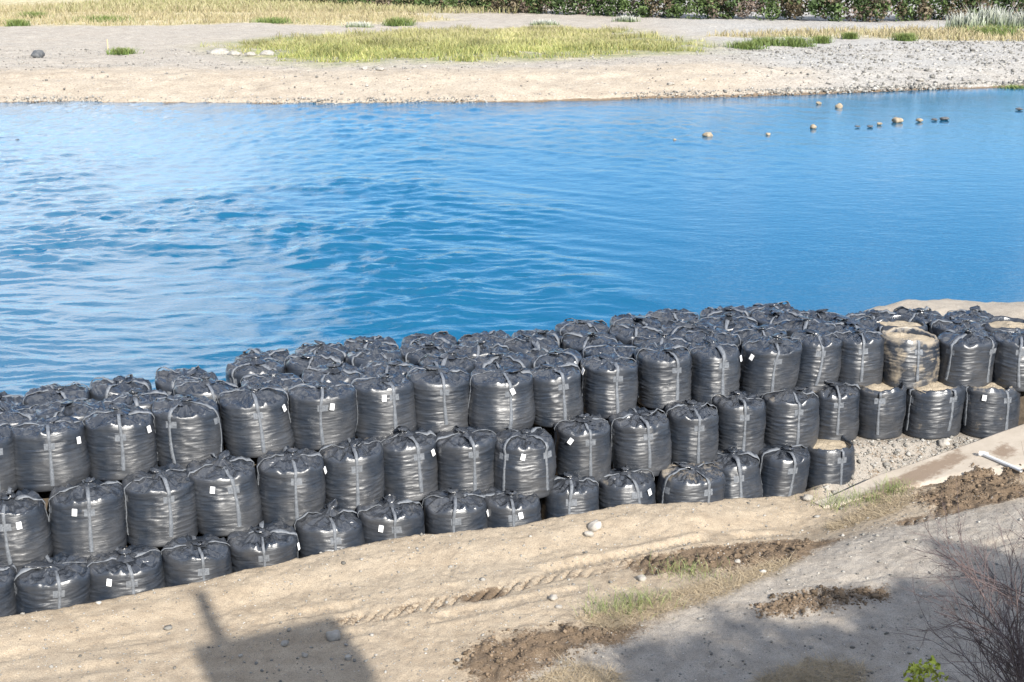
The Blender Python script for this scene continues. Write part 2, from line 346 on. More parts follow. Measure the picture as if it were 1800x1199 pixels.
SV = np.array(rows_).reshape(-1, 3); swet = np.clip(sum(softpoly(SV[:, 0], SV[:, 1], P_, .22) for P_ in WETP[4:]), 0, 1)
mc = Mat('stained_concrete', .88, .25); mcn = mc.noise(2.5, 8, src='World')
mcc = mc.mix(mc.ramp(mcn, (.3, 0.), (.7, 1.)), (.40, .34, .27), (.50, .435, .355))
mcc = mc.mix(mc.ramp(mc.math('ADD', mc.attr('wet'), mc.math('MULTIPLY', mc.math('SUBTRACT', mc.noise(7, 8, src='World', rough=.65), .5), 2.0)), (.3, 0.), (.8, .8)), mcc, (.20, .14, .095)); mc.color(mcc); mc.bump(mc.noise(30, 5, src='World'), .006)
tag(mesh('concrete_ramp', SV, gridfaces(len(ws), n), mc.m, smooth=False, attrs={'wet': swet}), kind='structure')

# ------------------------------------------------------------------ river, its bed and the far bank
def water_height(x, y, mask=False):
    """rapids on the left, a fan of ripples in the middle, smooth flow on the right"""
    w = 20 * (fbm(x * .07, y * .07, 0, 201, 3) - .5)
    side = x - (-1.0 + (y - 30) * .10) + w
    patch = sst(.32, .62, fbm(x * .11, y * .07, 0, 202, 3))
    chop = sst(5, -9, side) * (.35 + .75 * patch); mid = sst(9, -1, side) * sst(-18, -6, side)
    ca, sa = math.cos(.12), math.sin(.12); u, v = x * ca + y * sa, -x * sa + y * ca
    wp = 1.2 * (fbm(x * .5, y * .5, 0, 203, 3) - .5)
    n1 = ridge(u * .5, (v + wp) * .95, 0, 204) ** 1.4 * .45 + vn(u * .8 + 9, (v + wp) * 1.5, 0, 205) * .45 + ridge(u * 1.1, (v + wp) * 2.2, 0, 206) * .42 + ridge(u * 2.6 + 3, (v + wp) * 4.4, 0, 216) * .2 + vn(u * 4, (v + wp) * 7, 0, 217) * .1
    al, sc_ = x * .84 - y * .545, x * .545 + y * .84
    fan = sc_ + .05 * al + 1.6 * (fbm(al * .12, sc_ * .12, 0, 207, 2) - .5)
    a1 = .45 * np.sin(fan * 2 * math.pi / 1.45 + 3 * fbm(al * .3, sc_ * .3, 0, 218, 2)) * sst(.4, .75, vn(al * .12, sc_ * .4, 0, 208)) + .5 * (vn(al * .3, fan * 1.9, 0, 221) - .5) + 1.3 * (vn(al * .16, fan * .95, 0, 209) - .5)
    fade = sst(105, 60, y) * .75 + .25
    far = sst(52, 80, y)                                                   # small chop of the shallow riffle upstream
    rip = sst(16, 0, x - 8 - (y - 75) * .2 + w * .4) * far * (.8 * vn(x * 1.4, y * 1.1, 0, 210) + .6 * ridge(x * 3, y * 2.2, 0, 211)) * (.4 + .9 * fbm(x * .1, y * .2, 0, 219, 2))
    if mask: return np.clip(chop + .45 * far * sst(16, 0, x - 8 - (y - 75) * .2 + w * .4), 0, 1)
    return .215 * chop * n1 * (1 - .45 * far) + .028 * mid * a1 * fade + .08 * rip + .010 * (fbm(x * .5, y * .8, 0, 212, 2)) + .004 * vn(x * 2, y * 3, 0, 213)
ry = [5.0]; yy = 18.0
while yy < 112: ry.append(yy); yy += max(.05, yy * yy / (10.5 * 1308) * 1.0)
ry = np.array(ry + [120, 160, 260]); rx = np.concatenate([[-500, -200, -90, -60], np.arange(-46, 52, .19), [60, 90, 250, 600]])
WX, WY = np.meshgrid(rx, ry); WH = water_height(WX, WY); WH -= WH.mean()
tag(mesh('river', np.stack([WX, WY, -.3 + WH * sst(112, 104, WY) * sst(60, 46, np.abs(WX))], -1).reshape(-1, 3), gridfaces(len(ry), len(rx)), MWATER, attrs={'chop': water_height(WX, WY, True)}), kind='structure')
tag(mesh('plain', [(-4000, -3000, -2.2), (4000, -3000, -2.2), (4000, 5000, -2.2), (-4000, 5000, -2.2)], [(0, 1, 2, 3)], simple('plain_earth', (.16, .18, .08), (.3, .27, .15), .05, .95, 0, .1, 'World')), kind='structure')
SHORE = [(-300, 104), (-60, 98)] + [gp(a, b, -.3) for a, b in ((0,183),(300,183),(600,186),(850,182),(1050,176),(1300,170),(1500,163),(1800,152))] + [(70, 122), (160, 150), (400, 220)]
fx = np.concatenate([np.linspace(-300, -75, 30)[:-1], np.linspace(-75, 95, 340), np.linspace(95, 400, 40)[1:]])
fs = np.concatenate([np.linspace(-3, 22, 84)[:-1], np.linspace(22, 130, 120)[:-1], np.geomspace(130, 1500, 24)])
FXX, FSS = np.meshgrid(fx, fs); shy = ipl(FXX, SHORE) + 1.6 * (fbm(FXX * .15, 0 * FXX, 0, 77) - .5); FYY = shy + FSS
steep = np.interp(FSS, [-3, 0, 1.0, 8, 11, 60, 130, 1500], [-1.4, -.34, .0, 1.15, 1.3, 1.6, 2.0, 3])
gent = np.interp(FSS, [-3, 0, 1.0, 10, 30, 60, 130, 1500], [-1.0, -.34, -.05, .55, 1.1, 1.6, 2.0, 3])
wr_ = sst(16, 34, FXX); FZZ = steep * (1 - wr_) + gent * wr_
FZZ = FZZ + (.5 * (fbm(FXX * .12, FYY * .12, 0, 81) - .5) + .28 * (fbm(FXX * .6, FYY * .6, 0, 82) - .5)) * sst(.3, 5, FSS) + .1 * (fbm(FXX * 2.2, FYY * 2.2, 0, 83) - .5) * sst(-.5, .6, FSS)
GREEN = px([(350,84),(480,70),(650,60),(900,55),(1100,56),(1270,82),(1250,92),(1000,104),(800,112),(600,117),(480,114),(440,102)], 1.3)
GOLD = px([(-300,14),(250,14),(650,22),(800,36),(640,44),(420,41),(200,45),(-300,44)], 1.7)
GOLDR = px([(1230,60),(1500,50),(1800,50),(2000,52),(2000,66),(1500,60)], 1.7)
farw = sst(14, 34, FXX + 6 * (fbm(FXX * .1, FYY * .1, 0, 5) - .5))
grav = np.clip(.12 + .88 * farw + .2 * sst(9, 16, FSS), 0, 1) * np.clip(.45 + fbm(FXX * .2, FYY * .2, 0, 6), 0, 1)
gold = np.clip(softpoly(FXX, FYY, GOLD, 3) + .8 * softpoly(FXX, FYY, GOLDR, 3) + sst(88, 110, FSS) * sst(0, -25, FXX), 0, 1)
grn = softpoly(FXX, FYY, GREEN, 4) * np.clip(fbm(FXX * .3, FYY * .3, 0, 19) * 1.6 - .1, 0, 1)
wetm = sst(.9, .1, FSS) * .9
fb = mesh('far_bank', np.stack([FXX, FYY, FZZ], -1).reshape(-1, 3), gridfaces(len(fs), len(fx)), MFAR, attrs={'wet': wetm, 'road': sst(9, 14, FSS) * (.45 + .4 * farw) + .25, 'gravel': grav * .7, 'green': grn * .8, 'gold': gold * .8})
tag(fb, kind='structure')
def farz(x, y):
    s = y - np.interp(x, [p[0] for p in SHORE], [p[1] for p in SHORE])
    a = np.interp(s, [-3, 0, 1.0, 8, 11, 60, 130, 1500], [-1.4, -.34, .0, 1.15, 1.3, 1.6, 2.0, 3]); b = np.interp(s, [-3, 0, 1.0, 10, 30, 60, 130, 1500], [-1.0, -.34, -.05, .55, 1.1, 1.6, 2.0, 3])
    w = sst(16, 34, x); return a * (1 - w) + b * w + .5 * (fbm(x * .12, y * .12, 0, 81) - .5) * sst(.3, 5, s)

# ------------------------------------------------------------------ bags
def make_bag(x, y, z0, R, seed, strap, gtag, dirt, opened, label, group, depth=.51, H=HB, NTH=76, ns=60):
    rs = np.random.default_rng(seed); H = H * rs.uniform(.975, 1.035); tp, bl, bz = rs.normal(.0, .05), rs.uniform(.0, .075), rs.uniform(.3, .55)
    root = empty('bulk_bag', (x, y, z0)); tag(root, label, 'bulk bag', group)
    th = np.arange(NTH) / NTH * 2 * math.pi; ct, st = np.cos(th), np.sin(th)
    face = math.atan2(-y, -x)
    prof = [(.02, 0), (.6, 0), (.91, .003), (.97, .018), (.992, .05)]
    for s in np.linspace(.09, .865, ns): prof.append((.975 + bl * math.exp(-((s - bz) / .3) ** 2) + tp * (s - .5) * min(1, (s - .05) * 6), s))
    nside = len(prof)
    prof += [(.985 + tp * .4, .897), (.975 + tp * .4, .925), (.95 + tp * .4, .948), (.91, .962)]
    mound = rs.uniform(.04, .10)
    if not opened:
        for r in np.linspace(.87, .04, 16): prof.append((r, .962 + mound * (1 - r) ** 1.3))
    else:
        for r in (.9, .86, .84): prof.append((r, 1.0 - .5 * (.91 - r)))
        prof.append((.84, .86))
    pr = np.array(prof); nr = len(pr)
    rr, zz = np.meshgrid(pr[:, 0], th * 0, indexing='ij')[0], np.meshgrid(pr[:, 1], th * 0, indexing='ij')[0]
    # squarish plan, a little flattened across the row
    rowa = math.atan2(.27, .963); c2, s2 = np.cos(th - rowa), np.sin(th - rowa)
    plan = (np.abs(c2 / R) ** 2.5 + np.abs(s2 / min(depth, R * 1.02)) ** 2.5) ** (-1 / 2.5)
    k = np.arange(nr); side = sst(2, 4 + .1 * ns, k) * sst(nside + 3, nside - .05 * ns, k); top = sst(nside, nside + 4, k)
    C, S = ct[None, :], st[None, :]; Z = zz * H; o = seed * 3.7
    warp = .06 * (vn(C * 1.6 + o, S * 1.6, Z * 2, seed) - .5)
    big = .045 * (fbm(C * 1.1 + o, S * 1.1, Z * 1.6, seed, 2) - .5)
    w1 = .008 * (ridge(C * 1.7 + o, S * 1.7, (Z + warp) * 11, seed + 1) ** 2 - .35)
    w2 = .009 * (ridge(C * 3.2 + o, S * 3.2, (Z + warp * 1.6) * 21, seed + 2) ** 2 - .35)
    w2 = w2 + .008 * (ridge(C * 4 + o, S * 4, (Z + warp * 2) * 36, seed + 12) ** 2 - .35)
    sag = .03 * (vn(C * .9 + o, S * .9, 0, seed + 13) - .5) * np.sin(Z / H * math.pi * 2.2 + seed)
    big = big + sag
    amp = .45 + 1.1 * vn(C * 1.2 + o, S * 1.2, Z * 2.2, seed + 3)
    rad = plan[None, :] * rr + side[:, None] * (big + (w1 + w2) * amp)
    lean = rs.normal(0, .045, 2) * Z[:, :1]
    X = rad * C + lean[:, :1] * 1.0; Y = rad * S + (rs.normal(0, .04) * Z)
    if not opened:
        pl = ridge(C * 5 + o, S * 5, rr * 1.2, seed + 4) ** 1.5; cr = ridge(X * 5 + o, Y * 5, 0, seed + 5); cr2 = ridge(X * 11 + o, Y * 11, 0, seed + 6)
        dz = .075 * (pl - .5) * np.clip(rr * 1.6, 0, 1) + .08 * (cr - .6) + .04 * (cr2 - .6) + .02 * (ridge(X * 21, Y * 21, 0, seed + 7) - .6)
        Z = Z + top[:, None] * dz
        sh = .03 * (ridge(C * 6 + o, S * 6, 0, seed + 8) - .5) * np.exp(-((k - nside - 1) / 3.) ** 2)[:, None]
        Z = Z + sh
    else:
        rim = np.exp(-((k - nside - 4) / 2.5) ** 2)[:, None]
        Z = Z + rim * .16 * (fbm(C * 3 + o, S * 3, 0, seed + 4) - .45); X = X + rim * .03 * (vn(C * 6, S * 6, 0, seed) - .5)
    # a slight random tilt of the upper part
    Z = Z + (X * rs.normal(0, .045) + Y * rs.normal(0, .04)) * np.clip(Z / H, 0, 1)
    V = np.stack([X, Y, Z], -1)
    body = mesh('body', V.reshape(-1, 3), gridfaces(nr, NTH, True), MFILM, root, attrs={'top': np.repeat(top, NTH)}); body['dirt'] = float(dirt)
    def at(theta, ring):
        f = (theta % (2 * math.pi)) / (2 * math.pi) * NTH; i = int(f) % NTH; a = f - int(f)
        r0 = int(min(ring, nr - 1.001)); b = ring - r0
        g0 = V[r0, i] * (1 - a) + V[r0, (i + 1) % NTH] * a; g1 = V[r0 + 1, i] * (1 - a) + V[r0 + 1, (i + 1) % NTH] * a
        return g0 * (1 - b) + g1 * b
    a0 = face + math.asin(max(-.97, min(.97, strap)))      # the photo's right is +theta as seen from the camera
    topring = nr - 4 if not opened else nside + 3
    for q in range(4):
        ta = a0 + q * math.pi / 2 + rs.normal(0, .06)
        start = 5 + int(rs.uniform(0, .14) * ns); rings = np.linspace(start, topring, 34); hw = .031
        sway = rs.normal(0, .05); vs = []
        loose = rs.uniform(.015, .07); lift_on = rs.random() < .75
        for ring in rings:
            u = (ring - start) / (topring - start); w = sst(nside - 2, nside + 4, ring)
            tt = ta + sway * math.sin(u * 3.0) * (1 - w)
            rloc = max(.12, np.hypot(*at(tt, ring)[:2])); dt = min(hw / rloc, .5) * (1 - .25 * u + .12 * math.sin(9 * u + q))
            lift = .008 + (loose * math.sin(math.pi * np.clip((ring - nside + 2) / (topring - nside + 2), 0, 1)) if lift_on else .004)
            nrm = np.array((math.cos(tt) * (1 - w * .9), math.sin(tt) * (1 - w * .9), w)); nrm /= np.linalg.norm(nrm)
            for sg in (-1, 1):
                p = at(tt + sg * dt, ring); vs.append(p + nrm * lift)
            for sg in (1, -1):
                p = at(tt + sg * dt, ring); vs.append(p + nrm * (lift - .009))
        stp = mesh('lifting_strap', np.array(vs), gridfaces(34, 4, True), MSTRAP, root)
        if q in (0, 1, 3):
            r1 = 5 + (.79 + .05 * rs.random()) * ns; r2 = r1 + .14 * ns; pv = []
            for ring in np.linspace(r1, r2, 4):
                for e in np.linspace(-1, 1, 5):
                    tt = ta + e * .10 / R; nrm = np.array((math.cos(tt), math.sin(tt), 0)); pv.append(at(tt, ring) + nrm * .005)
            mesh('stitched_patch', np.array(pv), gridfaces(4, 5), MSTRAP, stp)
    if not opened:
        hgt = rs.uniform(.06, .15); nk, nt = 11, 22; tt = np.arange(nt) / nt * 2 * math.pi
        rp = np.interp(np.linspace(0, 1, nk), [0, .25, .45, .75, 1], [.15, .08, .05, .10, .03]) * rs.uniform(.8, 1.2)
        kz = np.linspace(-.03, 1, nk) * hgt; bend = rs.normal(0, .13, 2)
        KX = rp[:, None] * np.cos(tt) * (1 + .5 * (ridge(np.cos(tt) * 4 + o, np.sin(tt) * 4, kz[:, None] * 6, seed + 9) - .5)); KY = rp[:, None] * np.sin(tt) * (1 + .5 * (ridge(np.cos(tt) * 4, np.sin(tt) * 4 + o, kz[:, None] * 6, seed + 10) - .5))
        KZ = kz[:, None] + .03 * (vn(np.cos(tt) * 4 + o, np.sin(tt) * 4, kz[:, None] * 9, seed) - .5)
        u = np.linspace(0, 1, nk)[:, None] ** 2
        kb = mesh('tied_neck', np.stack([KX + bend[0] * u + V[-1, 0, 0], KY + bend[1] * u + V[-1, 0, 1], KZ + V[-1, :, 2].mean() - .02], -1).reshape(-1, 3), gridfaces(nk, nt, True), MFILM, root, attrs={'top': np.ones(nk * nt)}); kb['dirt'] = float(dirt) * .6
    else:
        nk, nt = 12, 40; tt = np.arange(nt) / nt * 2 * math.pi; rad = np.linspace(.02, .88, nk)[:, None]
        pl = (np.abs(np.cos(tt - rowa) / R) ** 2.5 + np.abs(np.sin(tt - rowa) / min(depth, R)) ** 2.5) ** (-1 / 2.5)
        DX = rad * pl * np.cos(tt) + lean[-1, 0]; DY = rad * pl * np.sin(tt); DZ = H * .885 + .07 * (1 - rad ** 2) + .12 * (fbm(DX * 4 + o, DY * 4, 0, seed, 4) - .5)
        mesh('soil_fill', np.stack([DX, DY, DZ], -1).reshape(-1, 3), gridfaces(nk, nt, True), MSOIL, root)
    if gtag is not None:
        ta = face + math.asin(max(-.97, min(.97, gtag))); ring = nside - .08 * ns + rs.integers(-1, 3); p = at(ta, ring); nrm = np.array((math.cos(ta), math.sin(ta), 0)); tg = np.array((-math.sin(ta), math.cos(ta), 0))
        roll = rs.normal(0, .3); up = np.array((0, 0, 1.)) * math.cos(roll) + tg * math.sin(roll); rt = tg * math.cos(roll) - np.array((0, 0, 1.)) * math.sin(roll)
        vs = []
        for dn in (.016, .026):
            for a, b in ((-.5, -.5), (.5, -.5), (.5, .5), (-.5, .5)): vs.append(p + nrm * (dn + .02 * (.5 - b)) + rt * a * .08 + up * b * .11)
        mesh('paper_tag', np.array(vs), [(0, 1, 2, 3), (7, 6, 5, 4), (0, 4, 5, 1), (1, 5, 6, 2), (2, 6, 7, 3), (3, 7, 4, 0)], MTAG, root, smooth=False)
    return root
ORD = 'first second third fourth fifth sixth seventh eighth ninth tenth eleventh twelfth thirteenth fourteenth fifteenth sixteenth seventeenth eighteenth nineteenth'.split()
def bag_row(R, z, straps, tags, tier, rowname, group, seed, dirt_fn, opens=(), hb=HB, nth=76, ns=60):
    n = len(R)
    for i, (x, y, r) in enumerate(R):
        d = dirt_fn(i); op = i in opens
        look = 'open soil-filled' if op else ('mud-smeared black' if d > .55 else 'tied black')
        where = f'{ORD[i]} from the left in the {rowname}' if i < n - 1 else f'rightmost of the {rowname}'
        make_bag(x, y, z, min(max(r, .50), .60), seed + i * 13, straps[i] if straps else float(RNG.uniform(-.7, .7)), tags.get(i) if tags else (float(RNG.uniform(-.8, .8)) if RNG.random() < .2 else None), d, op,
                 f'{look} bulk bag, {where} of the {tier} tier', group, depth=.50, H=hb, NTH=nth, ns=ns)
bag_row(R1, ZL[0], S1, G1, 'bottom', 'row', 'bulk bags of the bottom tier', 100, lambda i: .05 if i < 10 else [.4, .5, .4, .25, .3][i - 10], (14,), 1.09)
bag_row(R2, ZL[1], S2, G2, 'middle', 'row', 'bulk bags of the middle tier', 400, lambda i: .05 + .04 * (i in (5, 3)) * 8 if i < 11 else .35 + .03 * (i - 11), (15, 16, 17), 1.06)
bag_row(R3, ZL[2], S3, G3, 'top', 'front row', 'bulk bags of the top tier', 700, lambda i: .05 if i < 11 else (.68 if i == 16 else .25), (16,))
B2 = [(x - .27 * .93 + .34 + RNG.normal(0, .05), y + .963 * .93 + .095 + RNG.normal(0, .05), .57) for x, y, r in R3]
B3 = [(x - .27 * 1.83 + .08 + RNG.normal(0, .06), y + .963 * 1.83 + .02 + RNG.normal(0, .06), .56) for x, y, r in R3]
bag_row(B2, ZL[2] - .02, None, None, 'top', 'second row', 'bulk bags of the top tier', 1100, lambda i: .08 if i < 11 else .36, (16, 18), nth=52, ns=30)
bag_row(B3, ZL[2] - .03, None, None, 'top', 'back row', 'bulk bags of the top tier', 1500, lambda i: .08 if i < 12 else .3, nth=52, ns=30)
B4 = [(x + .36 - .27 * 2.68 + RNG.normal(0, .07), y + .1 + .963 * 2.68 + RNG.normal(0, .07), .56) for x, y, r in R3[4:15]]
bag_row(B4, ZL[2] - .08, None, None, 'top', 'rearmost row', 'bulk bags of the top tier', 1900, lambda i: .1, nth=52, ns=30)

# ------------------------------------------------------------------ stones
def stone(name, x, y, z, sx_, sy_, sz_, seed, mat, label=None, cat=None, group=None, n=10):
    u = np.linspace(0, math.pi, n); v = np.arange(n * 2) / (n * 2) * 2 * math.pi; U, Vv = np.meshgrid(u, v, indexing='ij')
    dx, dy, dz = np.sin(U) * np.cos(Vv), np.sin(U) * np.sin(Vv), np.cos(U)
    r = .6 + .75 * vn(dx * 1.6 + seed, dy * 1.6, dz * 1.6, seed) + .2 * vn(dx * 3 + seed, dy * 3, dz * 3, seed + 1)
    o = mesh(name, np.stack([dx * r * sx_, dy * r * sy_, dz * r * sz_], -1).reshape(-1, 3), gridfaces(n, n * 2, True), mat); o.location = (x, y, z); o.rotation_euler.z = seed * 1.7
    if label: tag(o, label, cat, group)
    return o
BOULD = [(1245,236,20,'pale','rounded pale boulder alone in the river, leftmost of those in midstream'),(1350,234,9,'pale','small brown stone in midstream right of the lone rounded boulder'),(1430,222,14,'pale','flat tan stone in the river below the two near the shore'),(1439,180,10,'pale','small upright boulder in the water close to the far shore'),(1475,186,17,'pale','tan boulder with dark foot close to the far shore'),(1508,220,10,'dark','leftmost dark low stone in the line of river stones'),(1530,220,12,'dark','flat dark stone second in the line of river stones'),(1546,216,10,'pale','small brown stone just left of the biggest boulder'),(1578,211,20,'pale','biggest cream boulder in the line of river stones'),(1617,210,12,'pale','round grey stone right of the biggest cream boulder'),(1643,208,13,'dark','low grey stone touching the long dark rock'),(1661,207,18,'dark','long dark rock ending the line of river stones'),(1792,190,14,'dark','dark rock by the right edge of the river'),(1186,243,6,'pale','tiny pale stone left of the lone rounded boulder'),(30,245,18,'dark','dark rock awash near the left edge of the river')]
for i, (a, b, w, c, lab) in enumerate(BOULD):
    x, y = gp(a, b, -.2); s = w * y / F * .42
    fl = .35 if c == 'dark' else .62
    stone('river_boulder', x, y, -.3 + s * fl * .35, s * 1.05, s * .9, s * fl, 30 + i, MSTONED if c == 'dark' else MBOULD, lab, 'boulder', 'boulders standing in the river')
NST = [(587,1122,28,'smooth white stone in the shadow at the left foreground'),(500,1134,16,'grey stone left of the smooth white stone'),(535,1153,12,'small round stone below the smooth white stone'),(612,1158,15,'grey stone right and below the smooth white stone'),(423,1154,9,'pale pebble at the left part of the square shadow'),(1046,928,26,'flat pale stone on the dirt below the bottom tier'),(1035,942,18,'tan flat stone lying just below the flat pale stone'),(973,1053,16,'grey stone left of the green grass clump'),(983,1068,12,'small blue-grey stone left of the green grass clump'),(1128,1020,18,'grey stone in the tread marks beside the grass'),(1297,988,11,'pale stone in the dark soil right of the grass'),(1658,782,22,'brown stone on the loose fill below the rightmost bags'),(1727,752,16,'tan stone at the foot of the rightmost middle-tier bag'),(1745,748,14,'small stone at the bag foot nearest the ramp top'),(1455,862,12,'stone at the foot of the open bottom-tier bag'),(1500,830,12,'stone partway up the loose fill beside the open bag'),(1570,805,16,'grey stone midway along the loose fill'),(1420,878,18,'grey rubble stone where the ramp edge begins')]
for i, (a, b, w, lab) in enumerate(NST):
    x, y = gp(a, b, .35)
    for _ in range(6):
        zz = float(ground_height(np.array([x]), np.array([y]))[0]); x, y = gp(a, b, zz)
    s = w * (y / math.cos(PITCH)) / F * .5
    stone('ground_stone', x, y, zz + s * .3, s, s * .85, s * .65, 90 + i, MSTONE, lab, 'stone', 'stones on the dirt bank')
def stone_field(name, pts, mat, tint=None):
    base_u = np.linspace(0, math.pi, 4); base_v = np.arange(5) / 5 * 2 * math.pi; U, Vv = np.meshgrid(base_u, base_v, indexing='ij')
    D = np.stack([np.sin(U) * np.cos(Vv), np.sin(U) * np.sin(Vv), np.cos(U)], -1).reshape(-1, 3); f = gridfaces(4, 5, True)
    pts = np.asarray(pts); n = len(pts); jit = RNG.uniform(.65, 1.25, (n, len(D), 1)); sc = RNG.uniform(.7, 1.3, (n, 1, 3)) * np.array((1, 1, .65))
    V = (D[None] * jit * sc * pts[:, None, 3:4] + pts[:, None, :3]).reshape(-1, 3)
    Fc = (f[None] + (np.arange(n) * len(D))[:, None, None]).reshape(-1, 4)
    b = RNG.uniform(.16, .5, (n, 1)) * np.array([[1, .95, .87]]); b = b if tint is None else RNG.uniform(.5, 1.5, (n, 1)) * np.array([tint]); cols = np.repeat(b, len(D), 0)
    return tag(mesh(name, V, Fc, mat, smooth=False, cols=cols), kind='stuff')
MPEB = colattr('pebble', .9, .15)
p = []
N = 10000; xx = RNG.uniform(-9, 12, N); yy = RNG.uniform(15.2, 24.5, N); zz = ground_height(xx, yy); sz = RNG.lognormal(-4.6, .55, N)
keep = yy < ipl(xx, [(a, b - .5) for a, b in L1LINE]); inw = np.clip(sum(softpoly(xx, yy, P_, .2) for P_ in WETP), 0, 1) > RNG.uniform(.2, .6, N); p = np.c_[xx, yy, zz + sz * .2, sz][keep & ~inw]
xx = RNG.uniform(6.0, 11, 2600); ey = ipl(xx, EDGE); f2 = ipl(xx, [(a, b - .4) for a, b in L2LINE]); yy = ey + RNG.uniform(.02, 1, 2600) * np.maximum(f2 - ey, .2); sz = RNG.lognormal(-4.4, .65, 2600)
p = np.r_[p, np.c_[xx, yy, ground_height(xx, yy) + sz * .2, sz]]
stone_field('pebbles', p, MPEB)
q = []
for P_ in WETP[:4]:
    a = np.array(P_); k = 1500; xx = RNG.uniform(a[:, 0].min(), a[:, 0].max(), k); yy = RNG.uniform(a[:, 1].min(), a[:, 1].max(), k); m_ = softpoly(xx, yy, P_, .35) > RNG.uniform(.2, .9, k); sz = RNG.lognormal(-4.3, .5, k)
    q.append(np.c_[xx, yy, ground_height(xx, yy) + sz * .3, sz][m_])
stone_field('soil_clods', np.concatenate(q), MPEB, (.19, .14, .098))
N = 17000; xx = RNG.uniform(-52, 75, N); s = RNG.uniform(.2, 34, N) ** 1.0; s = np.where(RNG.random(N) < .25, RNG.uniform(.1, 1.5, N), s); yy = np.interp(xx, [q[0] for q in SHORE], [q[1] for q in SHORE]) + s
sz = np.minimum(RNG.lognormal(-2.75, .55, N), .2) * (.7 + .5 * sst(14, 34, xx)); k = RNG.random(N) < (.35 + .65 * sst(14, 34, xx) + .4 * sst(9, 13, s) + .5 * (s < 1.5))
stone_field('shore_gravel', np.c_[xx, yy, farz(xx, yy) + sz * .25, sz][k], MPEB)
FAR_ST = [(384,95,34,'pale flat boulder, left of the rocks beside the far grass'),(412,97,22,'low pale boulder in the middle of the rocks beside the far grass'),(440,98,20,'rounded pale boulder second from right beside the far grass'),(470,97,26,'white boulder right at the tip of the far grass'),(640,121,16,'pale riprap rock at the foot of the grassy patch, left one'),(668,124,14,'pale riprap rock at the foot of the grassy patch, middle one'),(745,118,14,'pale riprap rock at the foot of the grassy patch, right one'),(1180,127,12,'white rock on the crest of the far scarp'),(1618,134,14,'pale slab on the grey gravel at far right')]
for i, (a, b, w, lab) in enumerate(FAR_ST):
    z = 1.2
    for _ in range(5): x, y = gp(a, b, z); z = float(farz(np.array([x]), np.array([y]))[0])
    s = w * y / F * .5; stone('shore_rock', x, y, z + s * .15, s, s * .8, s * .42, 150 + i, MSTONE, lab, 'rock', 'rocks on the far shore')
x, y = gp(68, 106, 1.2); o = stone('dark_rock', x, y, float(farz(np.array([x]), np.array([y]))[0]) + .25, .75, .5, .42, 171, MSTONED, 'dark rounded lump lying alone on the far gravel at left', 'rock')

# ------------------------------------------------------------------ grass, shrubs, thicket
def blades(name, bx, by, bz, h, w, lean, colb, colt, mat=MLEAF, kind='stuff', parent=None):
    n = len(bx); a = RNG.uniform(0, 2 * math.pi, n); l = RNG.normal(0, 1, (n, 2)) * lean[:, None] if np.ndim(lean) else RNG.normal(0, lean, (n, 2))
    dx, dy = np.cos(a) * w / 2, np.sin(a) * w / 2
    P0 = np.c_[bx - dx, by - dy, bz]; P1 = np.c_[bx + dx, by + dy, bz]
    M = np.c_[bx + l[:, 0] * h * .4, by + l[:, 1] * h * .4, bz + h * .6]; T = np.c_[bx + l[:, 0] * h, by + l[:, 1] * h, bz + h * RNG.uniform(.8, 1, n)]
    V = np.stack([P0, P1, M + np.c_[dx, dy, 0 * dx] * .7, M - np.c_[dx, dy, 0 * dx] * .7, T], 1).reshape(-1, 3)
    i = np.arange(n)[:, None] * 5
    f = np.r_[i + np.array([[0, 1, 2]]), i + np.array([[0, 2, 3]]), i + np.array([[3, 2, 4]])]
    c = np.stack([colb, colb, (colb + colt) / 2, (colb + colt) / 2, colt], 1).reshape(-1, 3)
    o = mesh(name, V, f, mat, parent, smooth=False, cols=c)
    if kind: o['kind'] = kind
    return o
def mixc(n, *cs):
    w = RNG.dirichlet(np.ones(len(cs)) * .6, n); return w @ np.array(cs)
def scatter(poly, n):
    p = np.array(poly); out = np.zeros((0, 2))
    while len(out) < n:
        q = np.c_[RNG.uniform(p[:, 0].min(), p[:, 0].max(), n), RNG.uniform(p[:, 1].min(), p[:, 1].max(), n)]; out = np.r_[out, q[inpoly(q[:, 0], q[:, 1], poly)]]
    return out[:n]
q = scatter(GREEN, 75000); keep = vn(q[:, 0] * .5, q[:, 1] * .5, 0, 3) + RNG.uniform(-.3, .3, len(q)) + .9 * np.minimum(polydist(q[:, 0], q[:, 1], GREEN + GREEN[:1]) / 9, 1) > .98; q = q[keep]; n = len(q)
back = sst(122, 148, q[:, 1] + RNG.normal(0, 5, n))[:, None]; cb = mixc(n, (.13, .18, .05), (.27, .29, .075), (.40, .36, .14)); tone = .8 + .8 * vn(q[:, 0] * .3, q[:, 1] * .22, 0, 45)[:, None]; ct_ = cb * (1 - back) + back * mixc(n, (.44, .37, .20), (.40, .30, .24), (.30, .30, .10)); 
blades('far_meadow_grass', q[:, 0], q[:, 1], farz(q[:, 0], q[:, 1]) - .05, (RNG.uniform(.25, .8, n) * (.5 + vn(q[:, 0] * .35, q[:, 1] * .35, 0, 44))), RNG.uniform(.03, .09, n), .45, cb * tone, ct_ * tone)
q = np.r_[scatter(GOLD, 28000), scatter(GOLDR, 7000)]; q = q[vn(q[:, 0] * .3, q[:, 1] * .2, 0, 47) + RNG.uniform(-.3, .3, len(q)) > .3]; n = len(q); cb = mixc(n, (.40, .33, .19), (.48, .40, .25), (.30, .29, .13)); ct_ = mixc(n, (.52, .44, .30), (.45, .35, .24), (.38, .35, .18))
blades('far_dry_grass', q[:, 0], q[:, 1], farz(q[:, 0], q[:, 1]) - .05, RNG.uniform(.3, 1.1, n), RNG.uniform(.05, .14, n), .45, cb, ct_, MSTRAW)
